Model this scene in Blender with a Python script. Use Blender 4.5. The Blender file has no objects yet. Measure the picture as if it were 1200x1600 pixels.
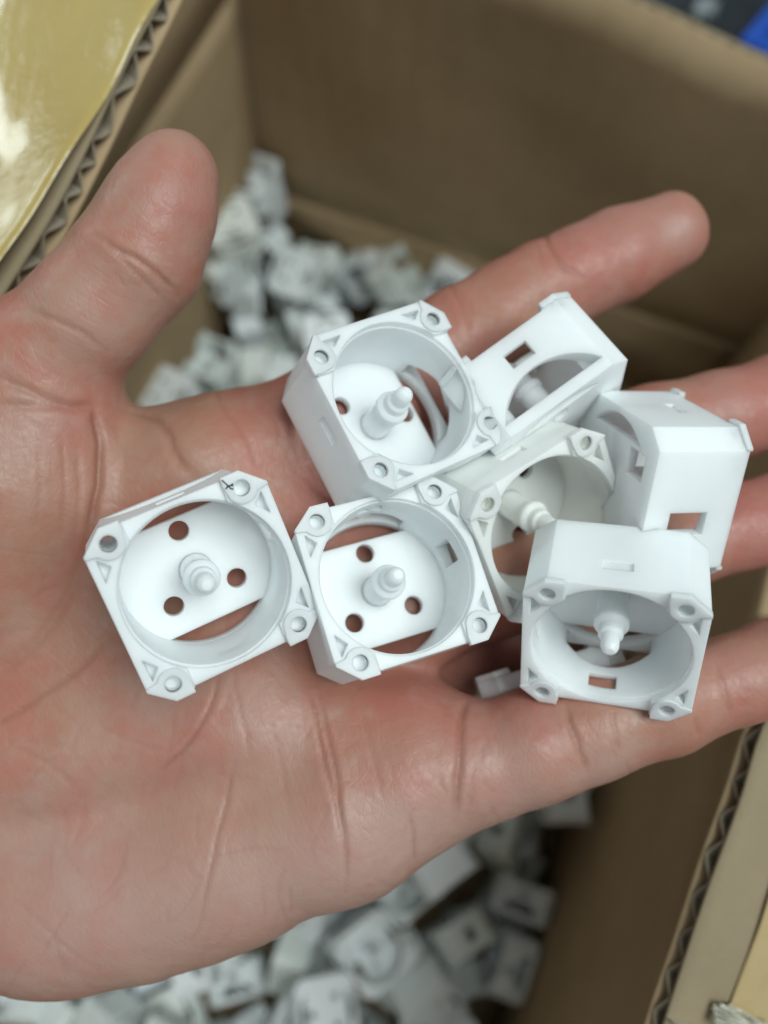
import bpy, bmesh, math, random
import numpy as np
from mathutils import Matrix, Vector, Quaternion

# ------------------------------------------------------------------ camera, light, exposure
MM = 0.001
FPX = 1300.0                       # focal length in pixels of the 1200 x 1600 photograph
TILT = math.radians(20.0)          # the phone looks down, tipped 20 degrees towards the far wall of the carton
CAM = np.array([0.0, 0.0, 515.0])  # millimetres above the floor
RC = np.column_stack([[1, 0, 0], [0, math.cos(TILT), math.sin(TILT)], [0, -math.sin(TILT), math.cos(TILT)]])

scene = bpy.context.scene
COL = scene.collection
cam_data = bpy.data.cameras.new('camera')
cam = bpy.data.objects.new('camera', cam_data)
COL.objects.link(cam)
cam.location = CAM * MM
cam.rotation_euler = (TILT, 0, 0)
cam_data.sensor_fit = 'HORIZONTAL'
cam_data.sensor_width = 7.2
cam_data.lens = 7.2 * FPX / 1200.0
cam_data.clip_start = 0.005
cam_data.clip_end = 20.0
cam_data.dof.use_dof = True
cam_data.dof.focus_distance = 0.137
cam_data.dof.aperture_fstop = cam_data.lens / 3.4
scene.camera = cam

world = bpy.data.worlds.new('World')
scene.world = world
world.use_nodes = True
bg = world.node_tree.nodes['Background']
bg.inputs['Color'].default_value = (0.86, 0.96, 1.0, 1)
bg.inputs['Strength'].default_value = 0.27

def area(name, loc, target, sx, sy, power, color):
    l = bpy.data.lights.new(name, 'AREA')
    l.shape = 'RECTANGLE'; l.size = sx; l.size_y = sy; l.energy = power; l.color = color
    o = bpy.data.objects.new(name, l); COL.objects.link(o)
    o.location = loc
    o.rotation_euler = (Vector(target) - Vector(loc)).to_track_quat('-Z', 'Y').to_euler()
    return o
area('ceiling_lamp', (0.58, -0.12, 1.75), (0, 0.08, 0.36), 0.7, 1.0, 17.5, (0.90, 1.0, 1.0))
area('ceiling_lamp', (-2.7, 1.75, 2.05), (0, 0.08, 0.36), 0.9, 0.4, 12.0, (0.89, 1.0, 1.0))

scene.view_settings.view_transform = 'Standard'
scene.view_settings.look = 'None'
scene.view_settings.exposure = 0.18
scene.view_settings.gamma = 1.0
scene.cycles.use_denoising = True
scene.cycles.max_bounces = 6

# ------------------------------------------------------------------ helpers
def camv(px, py, d):               # photograph pixel + distance along the view axis -> camera frame, mm
    return np.array([(px - 600) / FPX * d, -(py - 800) / FPX * d, -d])
def W(px, py, d):                  # the same point in the world, mm
    return CAM + RC @ camv(px, py, d)
def onZ(px, py, z):
    v = RC @ camv(px, py, 1.0)
    return CAM + v * (z - CAM[2]) / v[2]
CAM_M = Matrix.Translation(Vector(CAM * MM)) @ Matrix([list(r) for r in RC]).to_4x4()

def link(name, mesh, mat=None, parent=None):
    o = bpy.data.objects.new(name, mesh); COL.objects.link(o)
    if mat is not None:
        mesh.materials.clear(); mesh.materials.append(mat)
    if parent is not None: o.parent = parent
    return o
def empty(name, matrix=None):
    o = bpy.data.objects.new(name, None); COL.objects.link(o)
    o.empty_display_size = 0.005
    if matrix is not None: o.matrix_world = matrix
    return o
def tag(o, label, cat, group=None, kind=None):
    o['label'] = label
    if cat: o['category'] = cat
    if group: o['group'] = group
    if kind: o['kind'] = kind
    return o
def mesh_from(name, verts, faces, smooth=False):
    m = bpy.data.meshes.new(name)
    m.from_pydata([tuple(map(float, v)) for v in verts], [], faces)
    m.update()
    if smooth: m.polygons.foreach_set('use_smooth', [True] * len(m.polygons))
    return m

# ------------------------------------------------------------------ materials
class NT:
    def __init__(s, name):
        s.m = bpy.data.materials.new(name); s.m.use_nodes = True
        s.t = s.m.node_tree; s.b = s.t.nodes['Principled BSDF']
        s.co = s.t.nodes.new('ShaderNodeTexCoord')
    def n(s, kind, **kw):
        nd = s.t.nodes.new(kind)
        for k, v in kw.items():
            if k.startswith('_'): setattr(nd, k[1:], v)
            else: nd.inputs[k.replace('__', ' ')].default_value = v
        return nd
    def l(s, a, b): s.t.links.new(a, b)
    def obj(s, scale=(1, 1, 1), rot=(0, 0, 0)):
        mp = s.t.nodes.new('ShaderNodeMapping')
        mp.inputs['Scale'].default_value = scale; mp.inputs['Rotation'].default_value = rot
        s.l(s.co.outputs['Object'], mp.inputs['Vector']); return mp.outputs['Vector']
    def noise(s, scale, detail=3, rough=0.5, vec=None):
        nd = s.n('ShaderNodeTexNoise', Scale=scale, Detail=detail, Roughness=rough)
        s.l(vec if vec is not None else s.co.outputs['Object'], nd.inputs['Vector']); return nd.outputs['Fac']
    def ramp(s, fac, stops):
        nd = s.t.nodes.new('ShaderNodeValToRGB'); cr = nd.color_ramp
        while len(cr.elements) < len(stops): cr.elements.new(0.5)
        for e, (p, c) in zip(cr.elements, stops):
            e.position = p; e.color = (*c, 1) if len(c) == 3 else c
        s.l(fac, nd.inputs['Fac']); return nd.outputs['Color']
    def mix(s, fac, a, b, mode='MIX'):
        nd = s.t.nodes.new('ShaderNodeMix'); nd.data_type = 'RGBA'; nd.blend_type = mode
        for sock, v in ((nd.inputs['Factor'], fac), (nd.inputs['A'], a), (nd.inputs['B'], b)):
            pass
        fs = [i for i in nd.inputs if i.name == 'Factor' and i.type == 'VALUE'][0]
        As = [i for i in nd.inputs if i.name == 'A' and i.type == 'RGBA'][0]
        Bs = [i for i in nd.inputs if i.name == 'B' and i.type == 'RGBA'][0]
        for sock, v in ((fs, fac), (As, a), (Bs, b)):
            if isinstance(v, (int, float)): sock.default_value = v
            elif isinstance(v, tuple): sock.default_value = (*v, 1)
            else: s.l(v, sock)
        return [o for o in nd.outputs if o.name == 'Result' and o.type == 'RGBA'][0]
    def math(s, op, a, b=0.0):
        nd = s.t.nodes.new('ShaderNodeMath'); nd.operation = op
        for i, v in enumerate((a, b)):
            if isinstance(v, (int, float)): nd.inputs[i].default_value = v
            else: s.l(v, nd.inputs[i])
        return nd.outputs[0]
    def bump(s, h, dist, strength=1.0, normal=None):
        nd = s.n('ShaderNodeBump', Strength=strength, Distance=dist)
        s.l(h, nd.inputs['Height'])
        if normal is not None: s.l(normal, nd.inputs['Normal'])
        return nd.outputs['Normal']
    def out(s, color=None, normal=None, rough=None, **kw):
        if color is not None:
            if isinstance(color, tuple): s.b.inputs['Base Color'].default_value = (*color, 1)
            else: s.l(color, s.b.inputs['Base Color'])
        if normal is not None: s.l(normal, s.b.inputs['Normal'])
        if rough is not None:
            if isinstance(rough, (int, float)): s.b.inputs['Roughness'].default_value = rough
            else: s.l(rough, s.b.inputs['Roughness'])
        for k, v in kw.items(): s.b.inputs[k.replace('__', ' ')].default_value = v
        return s.m

def plastic(name, c1, c2):
    t = NT(name)
    info = t.n('ShaderNodeObjectInfo')
    col = t.ramp(t.noise(90, 4, 0.6), [(0.30, c1), (0.72, c2)])
    bev = t.n('ShaderNodeBevel', _samples=3, Radius=0.0003)
    nor = t.bump(t.noise(320, 3, 0.65), 0.00012, 0.35, bev.outputs['Normal'])
    return t.out(col, nor, 0.42, Subsurface__Weight=0.7, Subsurface__Scale=0.004,
                 Subsurface__Radius=(1.0, 1.0, 1.0), Specular__IOR__Level=0.4)
MAT = {}
MAT['plastic'] = plastic('white_nylon', (0.85, 0.89, 0.90), (0.90, 0.935, 0.94))
MAT['cream'] = plastic('creamy_nylon', (0.86, 0.87, 0.82), (0.90, 0.915, 0.88))
def pile_plastic():
    t = NT('pile_nylon')
    info = t.n('ShaderNodeObjectInfo')
    col = t.ramp(info.outputs['Random'], [(0.0, (0.80, 0.85, 0.83)), (0.5, (0.86, 0.90, 0.91)), (0.85, (0.78, 0.82, 0.76)), (1.0, (0.84, 0.89, 0.92))])
    return t.out(col, None, 0.45)
MAT['pile'] = pile_plastic()
MAT['ink'] = NT('black_ink').out((0.015, 0.016, 0.018), None, 0.6)

def skin():
    t = NT('skin')
    red = t.n('ShaderNodeAttribute', _attribute_name='redness').outputs['Fac']
    cre = t.n('ShaderNodeAttribute', _attribute_name='crease').outputs['Fac']
    pale = t.n('ShaderNodeAttribute', _attribute_name='pale').outputs['Fac']
    mot = t.n('ShaderNodeAttribute', _attribute_name='mottle').outputs['Fac']
    yel = t.n('ShaderNodeAttribute', _attribute_name='yellow').outputs['Fac']
    col = t.ramp(mot, [(0.2, (0.415, 0.160, 0.112)), (0.5, (0.41, 0.190, 0.135)), (0.8, (0.41, 0.226, 0.168))])
    col = t.mix(t.math('MULTIPLY', yel, 0.6), col, (0.38, 0.212, 0.140))
    col = t.mix(t.math('MULTIPLY', red, 0.55), col, (0.45, 0.145, 0.125))
    col = t.mix(t.math('MULTIPLY', pale, 0.7), col, (0.48, 0.315, 0.275))
    col = t.mix(t.math('MULTIPLY', cre, 0.6), col, (0.29, 0.115, 0.075))
    # fine skin relief: papillary ridges and pores
    wave = t.n('ShaderNodeTexWave', Scale=420.0, Distortion=7.0, Detail=1.0, _bands_direction='DIAGONAL')
    wave.inputs['Detail Scale'].default_value = 0.12
    t.l(t.co.outputs['Object'], wave.inputs['Vector'])
    pores = t.noise(900, 3, 0.7)
    vor = t.n('ShaderNodeTexVoronoi', _feature='DISTANCE_TO_EDGE', Scale=640.0)
    t.l(t.obj((1.0, 0.55, 1.0), (0, 0, 0.35)), vor.inputs['Vector'])
    net = t.math('MULTIPLY', t.math('MINIMUM', vor.outputs['Distance'], 0.10), 4.0)
    hgt = t.math('ADD', t.math('ADD', t.math('MULTIPLY', wave.outputs['Fac'], 0.15), net), pores)
    nor = t.bump(hgt, 0.00012, 0.42)
    rough = t.ramp(pores, [(0.3, (0.36,) * 3), (0.7, (0.54,) * 3)])
    return t.out(col, nor, rough, Subsurface__Weight=0.18, Subsurface__Scale=0.002,
                 Subsurface__Radius=(1.0, 0.35, 0.2), Specular__IOR__Level=0.42)
MAT['skin'] = skin()

def cardboard(name, c1, c2, flute=True):
    t = NT(name)
    n = t.noise(26, 6, 0.65); f = t.noise(900, 3, 0.7, t.obj((1, 1, 0.25)))
    col = t.mix(0.25, t.ramp(n, [(0.3, c1), (0.7, c2)]), t.ramp(f, [(0.3, c1), (0.75, c2)]))
    nor = t.bump(t.noise(1500, 3, 0.6), 0.00006, 0.5)
    nor = t.bump(t.noise(45, 4, 0.6), 0.0014, 0.4, nor)
    wv = t.n('ShaderNodeTexWave', Scale=20.0, Distortion=0.6, Detail=1.0, _bands_direction='X')
    t.l(t.obj((1, 1, 1), (0, 0, 0.384)), wv.inputs['Vector'])
    nor = t.bump(wv.outputs['Fac'], 0.0004, 0.35, nor)
    return t.out(col, nor, 0.85, Specular__IOR__Level=0.2)
MAT['card'] = cardboard('kraft_inner', (0.40, 0.280, 0.160), (0.49, 0.355, 0.210))
MAT['card_out'] = cardboard('kraft_outer', (0.27, 0.21, 0.13), (0.34, 0.27, 0.17))
MAT['flute'] = cardboard('kraft_fluting', (0.30, 0.25, 0.18), (0.38, 0.32, 0.235))

def tape(name, c1, c2):
    t = NT(name)
    col = t.ramp(t.noise(22, 4, 0.6, t.obj((1, 1, 1))), [(0.3, c1), (0.7, c2)])
    wr = t.noise(70, 3, 0.55, t.obj((1.0, 0.35, 1.0), (0, 0, 0.4)))
    nor = t.bump(wr, 0.0016, 0.45)
    nor = t.bump(t.noise(300, 3, 0.6), 0.0004, 0.5, nor)
    return t.out(col, nor, 0.26, Specular__IOR__Level=0.5, Coat__Weight=0.5, Coat__Roughness=0.07)
MAT['tape_y'] = tape('yellow_tape', (0.42, 0.290, 0.075), (0.50, 0.375, 0.130))
MAT['tape_b'] = tape('tan_tape', (0.44, 0.310, 0.140), (0.51, 0.38, 0.19))
t = NT('glint_tape')
MAT['clear'] = t.out((0.62, 0.60, 0.50), t.bump(t.noise(160, 3, 0.6), 0.003, 0.8), 0.14, Specular__IOR__Level=0.7, Coat__Weight=1.0, Coat__Roughness=0.04)  # whitish, very glossy: the tape's glare is partly put into this colour
MAT['scrap'] = NT('pale_scrap').out((0.42, 0.46, 0.46), None, 0.8)
t = NT('dark_floor')
MAT['floor'] = t.out(t.ramp(t.noise(30, 6, 0.6), [(0.3, (0.012, 0.018, 0.022)), (0.75, (0.04, 0.052, 0.058))]), t.bump(t.noise(300, 3), 0.0005), 0.6)
t = NT('blue_plastic')
MAT['blue'] = t.out(t.ramp(t.noise(20, 3), [(0.3, (0.010, 0.075, 0.42)), (0.7, (0.015, 0.10, 0.52))]), None, 0.35)

# ------------------------------------------------------------------ surroundings: floor
fl = link('floor', mesh_from('floor', [(-4, -4, 0), (4, -4, 0), (4, 4, 0), (-4, 4, 0)], [(0, 1, 2, 3)]), MAT['floor'])
fl['kind'] = 'structure'

# ------------------------------------------------------------------ the carton
EA = np.array([0.927, -0.375, 0.0]); MA = np.array([0.375, 0.927, 0.0]); ZA = np.array([0, 0, 1.0])
def B(e, m, z): return EA * e + MA * m + ZA * z

def catmull(pts, n):
    pts = [np.array(p, float) for p in pts]
    P = [2 * pts[0] - pts[1]] + pts + [2 * pts[-1] - pts[-2]]
    out = []
    segs = len(pts) - 1
    for q in np.linspace(0, segs, n):
        i = min(int(q), segs - 1); t = q - i
        p0, p1, p2, p3 = P[i:i + 4]
        out.append(0.5 * ((2 * p1) + (-p0 + p2) * t + (2 * p0 - 5 * p1 + 4 * p2 - p3) * t * t + (-p0 + 3 * p1 - 3 * p2 + p3) * t ** 3))
    return np.array(out)
def resample(c, n):
    L = np.concatenate([[0], np.cumsum(np.linalg.norm(np.diff(c, axis=0), axis=1))])
    q = np.linspace(0, L[-1], n)
    return np.stack([np.interp(q, L, c[:, k]) for k in range(3)], 1), L[-1]

def patch(lo, hi, nu, nv, bulge=0.0, wob=0.0, seed=0):
    """ruled grid between two curves (n x 3 arrays), mm; bulges along its normal and wobbles a little"""
    lo, _ = resample(np.array(lo, float), nu); hi, _ = resample(np.array(hi, float), nu)
    v = np.linspace(0, 1, nv)[:, None, None]
    G = lo[None] * (1 - v) + hi[None] * v
    nrm = grid_normal(G)
    rnd = np.random.RandomState(seed)
    u = np.linspace(0, 1, nu)[None, :]; vv = np.linspace(0, 1, nv)[:, None]
    off = bulge * np.sin(np.pi * vv) * np.ones_like(u)
    for k in range(6):
        a, b, ph, ph2 = rnd.uniform(1, 7), rnd.uniform(0.5, 3), rnd.uniform(0, 6.3), rnd.uniform(0, 6.3)
        off = off + wob / (1 + 0.3 * k) * np.sin(a * 3 * u + ph) * np.sin(b * 3 * vv + ph2) * np.sin(np.pi * vv) ** 0.5
    return G + nrm * off[..., None]
def grid_normal(G):
    du = np.gradient(G, axis=1); dv = np.gradient(G, axis=0)
    n = np.cross(du, dv); return n / np.maximum(np.linalg.norm(n, axis=2, keepdims=True), 1e-9)
def sheet(name, G, mat, parent, th=0.35, smooth=True):
    """a thin closed sheet on a grid of points (mm)"""
    nv, nu, _ = G.shape; n = grid_normal(G)
    V = np.concatenate([(G + n * th / 2).reshape(-1, 3), (G - n * th / 2).reshape(-1, 3)]) * MM
    N = nv * nu; F = []
    idx = np.arange(N).reshape(nv, nu)
    for i in range(nv - 1):
        for j in range(nu - 1):
            a, b, c, d = int(idx[i, j]), int(idx[i, j + 1]), int(idx[i + 1, j + 1]), int(idx[i + 1, j])
            F.append((a, b, c, d)); F.append((d + N, c + N, b + N, a + N))
    rim = list(idx[0, :]) + list(idx[1:, -1]) + list(idx[-1, -2::-1]) + list(idx[-2:0:-1, 0])
    rim = [int(x) for x in rim]
    for k in range(len(rim)):
        a, b = rim[k], rim[(k + 1) % len(rim)]
        F.append((b, a, a + N, b + N))
    me = mesh_from(name, V, F, smooth)
    if smooth:
        fl_ = np.ones(len(F), bool); fl_[-len(rim):] = False; me.polygons.foreach_set('use_smooth', fl_)
    return link(name, me, mat, parent)

box = empty('cardboard_box')
tag(box, 'open brown corrugated carton holding the pile of white housings', 'box')
ZB = 4.0
eL0, eL1, eR0, eR1, mF, mK = -222, -196, 97, 100, -158, 325
HL, HR, HB = 245.0, 227.0, 88.0
def line(a, b, n=2): return [np.array(a) + (np.array(b) - np.array(a)) * k / (n - 1) for k in range(n)]
wall_l = patch(line(B(eL0, mK, ZB), B(eL0, mF, ZB)), line(B(eL1, mK - 24, HL), B(eL1, mF, HL)), 40, 14, 0, 1.5, 1)
wall_r = patch(line(B(eR0, mF, ZB), B(eR0, mK, ZB)), line(B(eR1, mF, HR), B(eR1, mK - 20, HR)), 40, 14, 0, 1.5, 2)
wall_b = patch(line(B(eR0, mK, ZB), B(eL0, mK, ZB)), line(B(eR0, mK - 6, HB), B(eL0 + 15, mK - 6, HB)), 40, 14, -3, 1.8, 3)
wall_f = patch(line(B(eL0, mF, ZB), B(eR0, mF, ZB)), line(B(eL1, mF, HL - 2), B(eR1, mF, HR - 2)), 30, 10, 0, 1.5, 4)
for G in (wall_l, wall_r, wall_b, wall_f):
    sheet('wall', G, MAT['card'], box, 4.2)
bot = patch(line(B(eL0 - 1, mK, 2.4), B(eR0 + 1, mK, 2.4)), line(B(eL0 - 1, mF, 2.4), B(eR0 + 1, mF, 2.4)), 4, 4)
sheet('bottom', bot, MAT['card'], box, 4.0)

def corrugated(name, lo, mid, hi, label, th=4.0, pitch=8.2, nv=10, bulge=0.0, wob=1.0, seed=0, outer=1, outmat='card_out', amp_j=0.28):
    """a flap: two liners and a zigzag medium between them, open along its free edge hi"""
    hi = np.array(hi, float); lo = np.array(lo, float)
    if mid is not None: mid = np.array(mid, float)
    _, L = resample(hi, 400)
    nfl = int(L / pitch); ns = nfl * 8 + 1
    if mid is None:
        G = patch(lo, hi, ns, nv, bulge, wob, seed)
    else:                           # bent half way: hinge, knee, free edge
        A, Bq = patch(lo, mid, ns, 7, 0, 0, seed), patch(mid, hi, ns, nv, bulge, wob, seed)
        G = np.concatenate([A[:-1], Bq]); nv = len(G)
        for _ in range(2): G[1:-1] = 0.25 * G[:-2] + 0.5 * G[1:-1] + 0.25 * G[2:]
    n = grid_normal(G) * outer
    o = sheet(name, (G + n * (th / 2 - 0.25))[:, ::4], MAT[outmat], box, 0.5)
    if label: o['label'] = label
    sheet('inner_liner', (G - n * (th / 2 - 0.25))[:, ::4], MAT['card'], o, 0.5)
    rnd = np.random.RandomState(seed + 50)
    ph = np.arange(ns) / 8.0
    ph = ph + 0.30 * np.interp(np.arange(ns), np.arange(0, ns + 16, 16), rnd.uniform(-1, 1, len(np.arange(0, ns + 16, 16))))
    tri = 2 * np.abs(2 * (ph % 1) - 1) - 1
    wav = 0.72 * tri + 0.28 * np.cos(2 * np.pi * (ph % 1))
    A = (th / 2 - 0.7) * (1 + amp_j * np.interp(np.arange(ns), np.arange(0, ns + 20, 20), rnd.uniform(-1, 0.4, len(np.arange(0, ns + 20, 20)))))
    dn = np.array(G[-1] - G[-2]); dn /= np.linalg.norm(dn, axis=1, keepdims=True)
    edge = np.linspace(-0.9, -0.1, 1)[0]
    F = np.stack([G[k] for k in (nv // 2, nv - 2)] + [G[-1] + dn * (-0.4 + 0.25 * np.sin(ph * 1.7))[:, None]])
    nn = np.stack([n[k] for k in (nv // 2, nv - 2, nv - 1)])
    sheet('fluting', F + nn * (A * wav)[None, :, None], MAT['flute'], o, 0.42, False)
    return o, G, n

# left flap leaning in over the carton, its torn taped edge running down the left of the picture
eL = catmull([W(400, -330, 186), W(330, -140, 184), W(268, 0, 182), W(212, 108, 180), W(150, 240, 178), W(92, 352, 177), W(20, 470, 176), W(-110, 680, 176), W(-260, 930, 178)], 60)
hL = line(B(eL1, mK - 26, HL), B(eL1, mF + 60, HL), 60)
kL = catmull([W(170, -560, 212), W(70, -380, 210), W(-30, -230, 208), W(-100, -120, 206), W(-180, 10, 204), W(-240, 130, 203), W(-330, 270, 202), W(-470, 500, 202), W(-600, 760, 202)], 60)
flapL, GL, nL = corrugated('flap', hL, kL, eL, 'flap at left with yellowed glossy tape and an open fluted edge', 6.0, 8.6, 12, 0, 1.2, 11, 1)
# right flap
eR = catmull([W(1300, 850, 180), W(1255, 980, 180), W(1180, 1130, 179), W(1145, 1240, 178), W(1098, 1370, 177), W(1058, 1490, 176), W(1022, 1600, 175), W(960, 1800, 174)], 60)
hR = line(B(eR1, 110, HR), B(eR1, mF + 10, HR), 60)
kR = catmull([W(1600, 960, 196), W(1540, 1080, 196), W(1460, 1230, 195), W(1420, 1340, 194), W(1370, 1470, 193), W(1330, 1590, 192), W(1290, 1700, 191), W(1220, 1900, 190)], 60)
flapR, GR, nR = corrugated('flap', hR, kR, eR, 'flap at lower right with tan tape and an open fluted edge', 5.0, 8.2, 12, 0, 0.8, 12, -1)
# far flap, standing up behind the pile
topb = [B(e, m, z) for e, m, z in ((-199, 300, 291), (-150, 300, 293), (-90, 299, 293), (-22, 299, 290), (32, 297, 283), (80, 297, 278), (140, 295, 276), (190, 293, 275))]
flapB, GB, nB = corrugated('flap', line(B(eL0 + 10, mK - 5, HB + 2), B(eR1 + 70, mK - 5, HB + 2), 60), None, catmull(topb, 60), 'plain brown flap standing behind the pile', 4.2, 8.0, 10, 0, 2.2, 13, -1)
corrugated('flap', line(B(eL1 + 4, mF, HL - 1), B(eR1 - 4, mF, HR - 1), 40), None, line(B(eL1 + 4, mF - 22, 345), B(eR1 - 4, mF - 22, 328), 40), 'plain flap at the near side of the carton', 4.2, 8.0, 8, 0, 1.5, 14, -1)

# packing tape along the free edges, on the outside of the flaps
def tape_strip(G, n, fl, j0, j1, rows, lift, mat, seed, name='packing_tape', amp=0.16):
    rnd = np.random.RandomState(seed)
    S = G[rows[0]:rows[1], j0:j1:4] + n[rows[0]:rows[1], j0:j1:4] * (3.2 if fl is flapL else 2.7)
    nn = n[rows[0]:rows[1], j0:j1:4]
    nv, nu = S.shape[:2]
    v = np.linspace(0, 1, 24); u = np.linspace(0, 1, 120)
    def rs(A):
        A = np.stack([np.stack([np.interp(u, np.linspace(0, 1, nu), A[i, :, k]) for k in range(3)], 1) for i in range(nv)])
        return np.stack([np.stack([np.interp(v, np.linspace(0, 1, nv), A[:, j, k]) for k in range(3)], 1) for j in range(120)], 1)
    S, nn = rs(S), rs(nn)
    U, V = np.meshgrid(u, v)
    off = 0.2 + lift(U, V)
    for k in range(10):
        a, b = rnd.uniform(6, 40), rnd.uniform(1, 9)
        off += amp * np.sin(a * U + rnd.uniform(0, 6)) * np.sin(b * V + rnd.uniform(0, 6)) ** 2
    return sheet(name, S + nn * off[..., None], MAT[mat], fl, 0.12)
nsL, nsR = GL.shape[1], GR.shape[1]
def smooth01(x): x = np.clip(x, 0, 1); return x * x * (3 - 2 * x)
tape_strip(GL, nL, flapL, 0, nsL, (8, len(GL)), lambda U, V: 4.6 * smooth01((U - 0.36) / 0.25) * V ** 1.5, 'tape_y', 21, 'packing_tape', 0.24)
tape_strip(GR, nR, flapR, 0, nsR, (8, len(GR) - 3), lambda U, V: 0.3 * V, 'tape_b', 22)
tape_strip(GR, nR, flapR, int(nsR * 0.715), int(nsR * 0.765), (len(GR) - 6, len(GR) - 2), lambda U, V: 1.6 + 0.8 * np.sin(9 * U + 7 * V), 'clear', 23, 'added_glint_tape', 0.55)  # added crumpled piece whose folds stand for the glare on the tan tape
tape_strip(GR, nR, flapR, int(nsR * 0.775), int(nsR * 0.80), (len(GR) - 3, len(GR)), lambda U, V: 1.4 + 0.8 * np.sin(8 * U + 5 * V), 'clear', 24, 'added_glint_tape', 0.5)  # second added piece for the same glare

# ------------------------------------------------------------------ the white housing
def prism(name, pts, z0, z1):
    bm = bmesh.new()
    lo = [bm.verts.new((x, y, z0)) for x, y in pts]; hi = [bm.verts.new((x, y, z1)) for x, y in pts]
    bm.faces.new(lo[::-1]); bm.faces.new(hi)
    for i in range(len(pts)):
        j = (i + 1) % len(pts); bm.faces.new((lo[i], lo[j], hi[j], hi[i]))
    bmesh.ops.recalc_face_normals(bm, faces=bm.faces)
    m = bpy.data.meshes.new(name); bm.to_mesh(m); bm.free(); return m
def circ(r, n=56, cx=0.0, cy=0.0, a0=0.0, a1=2 * math.pi):
    full = abs(a1 - a0 - 2 * math.pi) < 1e-6
    k = n if full else n + 1
    return [(cx + r * math.cos(a0 + (a1 - a0) * i / n), cy + r * math.sin(a0 + (a1 - a0) * i / n)) for i in range(k)]
def boxm(x0, x1, y0, y1, z0, z1): return prism('c', [(x0, y0), (x1, y0), (x1, y1), (x0, y1)], z0, z1)
def rotm(m, M): m.transform(M); return m
def carve(base, cutters):
    """subtract closed meshes from a mesh (exact booleans), returning a new mesh"""
    o = bpy.data.objects.new('tmp', base); COL.objects.link(o)
    cs = []
    for c in cutters:
        co = bpy.data.objects.new('tmpc', c); COL.objects.link(co); cs.append(co)
        md = o.modifiers.new('b', 'BOOLEAN'); md.object = co; md.operation = 'DIFFERENCE'; md.solver = 'EXACT'
    dg = bpy.context.evaluated_depsgraph_get(); dg.update()
    m = bpy.data.meshes.new_from_object(o.evaluated_get(dg))
    for x in [o] + cs: bpy.data.objects.remove(x)
    return m
def to_mm(m): m.transform(Matrix.Scale(MM, 4)); return m
def flat_smooth(m, ang=32):
    bm = bmesh.new(); bm.from_mesh(m)
    bmesh.ops.remove_doubles(bm, verts=bm.verts, dist=1e-5)
    for f in bm.faces: f.smooth = True
    for e in bm.edges:
        e.smooth = not (len(e.link_faces) != 2 or e.calc_face_angle(0) > math.radians(ang))
    bm.to_mesh(m); bm.free(); return m

HU, HV, HZ = 14.7, 14.1, 17.0
def segm(sign):                     # part of the bore beyond the base strip
    a = math.asin(9.6 / 12.9)
    return prism('c', circ(12.9, 24, 0, 0, a, math.pi - a) if sign > 0 else circ(12.9, 24, 0, 0, math.pi + a, 2 * math.pi - a), -1, 5)
def build_housing(through=False, extra=False):
    out = [(11.0, HV), (-11.0, HV), (-HU, 11.0), (-HU, -11.0), (-11.0, -HV), (11.0, -HV), (HU, -11.0), (HU, 11.0)]
    body = prism('body', out, 0, HZ)
    cut = [prism('c', circ(13.0, 72), 1.7, 15.4), prism('c', circ(13.35, 72), 15.4, 30), segm(1), segm(-1)]
    for s in (1, -1):
        cut.append(boxm(-7.9, 7.9, min(s * 8.0, s * 16), max(s * 8.0, s * 16), 16.2, 20))     # notch in the front edge
        if s < 0:
            cut.append(boxm(-2.4, 2.4, -16, -13.5, 9.8, 11.8)); continue                         # shallow pocket
        cut.append(boxm(-2.0, 2.9, 10.0, 16, 10.2, 13.4))                                         # window
        cz, R = -3.9, 12.2                                                                        # D shaped opening near the back
        a = math.asin((2.3 - cz) / R)
        d = prism('c', [(x, y) for x, y in circ(R, 24, 0.0, cz, a, math.pi - a)], -3, 3)
        d.transform(Matrix.Rotation(math.radians(90), 4, 'X')); d.transform(Matrix.Translation((0, s * 13.6, 0)))
        cut.append(d)
    cut.append(boxm(10, 16, 0.2, 4.4, 4.6, 11.6))                                               # big window in one side
    if extra: cut.append(boxm(5.6, 11.0, -8.8, -4.0, -1, 4))                                     # window beside the post
    cut.append(boxm(-16, -14.1, -2.5, 3.5, 10.0, 12.2))                                          # shallow pocket in the other
    for a in (90, -37, -143):
        if extra and a == -37: continue
        cut.append(prism('c', circ(1.75, 20, 7.3 * math.cos(math.radians(a)), 7.3 * math.sin(math.radians(a))), -1, 4))
    for sx in (1, -1):
        for sy in (1, -1):
            cut.append(prism('c', circ(1.3, 18, sx * 10.7, sy * 12.0), -1 if through and sx < 0 < sy else 14.9, 30))
            tri = [(sx * 13.3, sy * 10.3), (sx * 11.7, sy * 8.6), (sx * 13.4, sy * 6.6)]
            cut.append(prism('c', tri, 15.0, 30))
    return flat_smooth(to_mm(carve(body, cut)))
def build_pad():                    # raised pad round one screw hole, quadrant (+, +)
    p = [(8.0, 13.2), (8.1, 14.7), (11.2, 14.7), (14.72, 11.5), (14.72, 11.0)] + [(10.7 + 2.55 * math.cos(math.radians(a)), 12.0 + 2.55 * math.sin(math.radians(a))) for a in (-30, -55, -80, -105, -130, -155)]
    return carve(prism('pad', p, 16.3, 17.45), [prism('c', circ(1.3, 18, 10.7, 12.0), 10, 30)])
def lathe(prof, n=28):
    V, F = [], []
    for r, z in prof:
        for k in range(n): V.append((r * math.cos(2 * math.pi * k / n), r * math.sin(2 * math.pi * k / n), z))
    for i in range(len(prof) - 1):
        for k in range(n): F.append((i * n + k, i * n + (k + 1) % n, (i + 1) * n + (k + 1) % n, (i + 1) * n + k))
    F.append(tuple(range((len(prof) - 1) * n, len(prof) * n))); F.append(tuple(range(n))[::-1])
    return mesh_from('post', V, F)
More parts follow.
